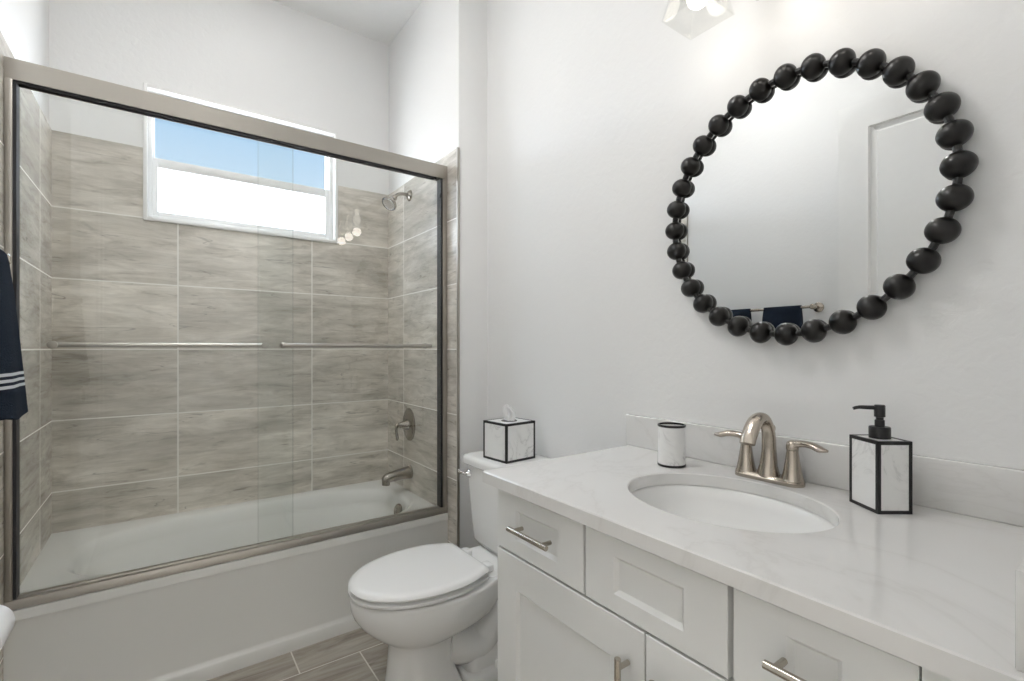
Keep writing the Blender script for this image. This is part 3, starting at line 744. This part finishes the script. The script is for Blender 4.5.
ds = thing('soap_dispenser', 'rectangular white marble soap dispenser with black edges and black pump', 'soap dispenser', (1.1775, .3545, CZ1), R(54))
trimmed_box(ds, .080, .068, .142, .007)
bm = bmesh.new(); lathe(bm, [(.0185, .142), (.0185, .163), (.0175, .165), (.0095, .165)], 36, cap1=False)
lathe(bm, [(.0085, .164), (.0085, .178), (.0065, .179), (.0065, .184), (.0095, .185), (.0095, .207), (.0085, .209), (.0001, .209)], 28, cap1=False)
finish('pump', bm, M['black'], ds)
bm = bmesh.new(); aa = R(205)
dx, dy = math.cos(aa - R(0)), math.sin(aa - R(0))
DSP = (Matrix.Rotation(-R(54), 3, 'Z') @ Vector((-.58, .81, 0))).normalized()
tube(bm, smooth_path([(0, 0, .203), tuple(DSP * .020 + Vector((0, 0, .203))), tuple(DSP * .036 + Vector((0, 0, .203))), tuple(DSP * .046 + Vector((0, 0, .200)))], 4), lerp_list([.0045, .0042, .0036, .0032], 4), 14)
finish('nozzle', bm, M['black'], ds)

# ------------------------------------------------------------------ beaded round mirror
MX, MY, MZ, MR = 1.248, .5685, 1.5545, .3197
mi_ = thing('round_mirror', 'round wall mirror framed with a ring of black wooden beads', 'mirror', (XW, MY, MZ))
bm = bmesh.new(); lathe(bm, [(MR - .004, 0), (MR - .004, .019), (MR - .006, .0205)], 128, axis_mat((XW - .0005, MY, MZ), (-1, 0, 0)), cap1=True)
for f in bm.faces: f.material_index = 0
P(mi_, 'mirror_glass', bm, M['mirror'], angle=20)
bm = bmesh.new(); rings = []
for k in range(128):
    a = 2 * math.pi * k / 128; ring = []
    for j in range(10):
        b = 2 * math.pi * j / 10; rr = MR + .0075 * math.cos(b)
        ring.append((MX + .009 * math.sin(b), MY + rr * math.cos(a), MZ + rr * math.sin(a)))
    rings.append(ring)
loft(bm, rings + [rings[0]], False, False); bmesh.ops.remove_doubles(bm, verts=bm.verts, dist=1e-6)
P(mi_, 'frame_ring', bm, M['black'])
bead0 = None
for k in range(32):
    a = R(11.12 + 11.25 * k); p = Vector((MX, MY + MR * math.cos(a), MZ + MR * math.sin(a))) - rel(mi_)
    if bead0 is None:
        bm = bmesh.new(); bmesh.ops.create_uvsphere(bm, u_segments=28, v_segments=18, radius=.0283)
        for v in bm.verts: v.co.z *= .93
        bead0 = o = finish('bead', bm, M['bead'], mi_, angle=80)
    else:
        o = bead0.copy(); C.objects.link(o)
    o.parent = mi_; o.location = p; o.rotation_euler = (a, 0, 0)

# ------------------------------------------------------------------ vanity light above the mirror
LX, LZ = 1.113, 2.050
vl = thing('vanity_light', 'nickel bar light with three lit square glass shades above the mirror', 'wall light', (XW, .540, 2.25))
bm = bmesh.new(); box(bm, XW - .022, .33, 2.215, XW - .0005, .75, 2.285, .004); P(vl, 'back_plate', bm, M['nickel'])
for y in (.724, .540, .356):
    bm = bmesh.new(); tube(bm, smooth_path([(XW - .02, y, 2.25), (XW - .09, y, 2.262), (LX, y, 2.255), (LX, y, 2.225)], 6), .008, 14)
    lathe(bm, [(.024, 0), (.026, -.03), (.020, -.035)], 28, Matrix.Translation((LX, y, 2.228))); P(vl, 'arm', bm, M['nickel'])
    bm = bmesh.new()
    def sq(h, z): return [(LX - h, y - h, z), (LX + h, y - h, z), (LX + h, y + h, z), (LX - h, y + h, z)]
    loft(bm, [sq(.030, 2.200), sq(.064, LZ), sq(.0605, LZ), sq(.0265, 2.197)], True, True); sh_ = P(vl, 'glass_shade', bm, M['shade'], smooth=False)
    bm = bmesh.new(); lathe(bm, [(.013, .0), (.014, -.03), (.022, -.055), (.0275, -.075), (.0275, -.088), (.022, -.103), (.011, -.112), (.0001, -.114)], 28, Matrix.Translation((LX, y, 2.190)), cap1=False)
    P(vl, 'bulb', bm, M['bulb'])
    L = bpy.data.lights.new('bulb_light', 'POINT'); L.energy = BULB_W; L.shadow_soft_size = .03; L.color = (1, .93, .85)
    lo = bpy.data.objects.new('bulb_light', L); C.objects.link(lo); lo.location = (LX, y, 2.03)
# unseen ceiling lamps added as fill light
def ceiling_fill_light(x, y, r, watts, label, hang=0.0):
    """added fill lamp in opal glass: a shallow dome on the ceiling, or a globe hung on a short stem"""
    t = thing('ceiling_fill_light', label, 'ceiling light', (x, y, ZC))
    T_ = Matrix.Translation((x, y, ZC))
    glow = emit_mat('fill_lamp_glow', (1.0, .985, .965), watts / (math.pi * math.pi * r * r))
    bm = bmesh.new()
    if hang:
        lathe(bm, [(.065, 0), (.065, -.012), (.05, -.02), (.008, -.022), (.008, -hang + r * .97), (.04, -hang + r * .96), (.045, -hang + r * .90)], 40, T_, cap0=False)
        P(t, 'stem', bm, M['nickel'])
        bm = bmesh.new(); lathe(bm, [(r * math.sin(R(q_)), -hang + r * math.cos(R(q_))) for q_ in range(12, 180, 8)] + [(.0001, -hang - r)], 48, T_, cap0=False, cap1=False)
        P(t, 'globe', bm, glow)
    else:
        lathe(bm, [(r + .02, 0), (r + .02, -.012), (r, -.016), (r, 0)], 48, T_, cap0=False, cap1=False); P(t, 'trim_ring', bm, M['trim'])
        bm = bmesh.new(); lathe(bm, [(r * math.cos(R(q_)), -.008 - .03 * math.sin(R(q_))) for q_ in range(0, 90, 9)] + [(.0001, -.038)], 48, T_, cap0=False, cap1=False)
        P(t, 'diffuser', bm, glow)
ceiling_fill_light(.12, 1.36, .17, CEIL_FILL_W, 'added round fill light, unseen on the bathroom ceiling')
ceiling_fill_light(.36, 2.25, .08, TUB_FILL_W, 'added small round fill light, unseen above the bathtub')
ceiling_fill_light(.98, -.42, .20, ENTRY_FILL_W, 'added round fill light, unseen on the hall ceiling')
# hall wall register reflected in the shower glass
ve = thing('wall_vent', 'white louvred air register high on the hall wall, reflected in the shower glass', 'vent', (.03, -2.2, 1.86))
bm = bmesh.new(); rect_frame(bm, -.13, 1.80, .19, 1.93, -2.1995, -2.188, .02); 
for k in range(7): box(bm, -.11, -2.198, 1.825 + k * .0125, .17, -2.190, 1.832 + k * .0125)
P(ve, 'grille', bm, M['trim'])
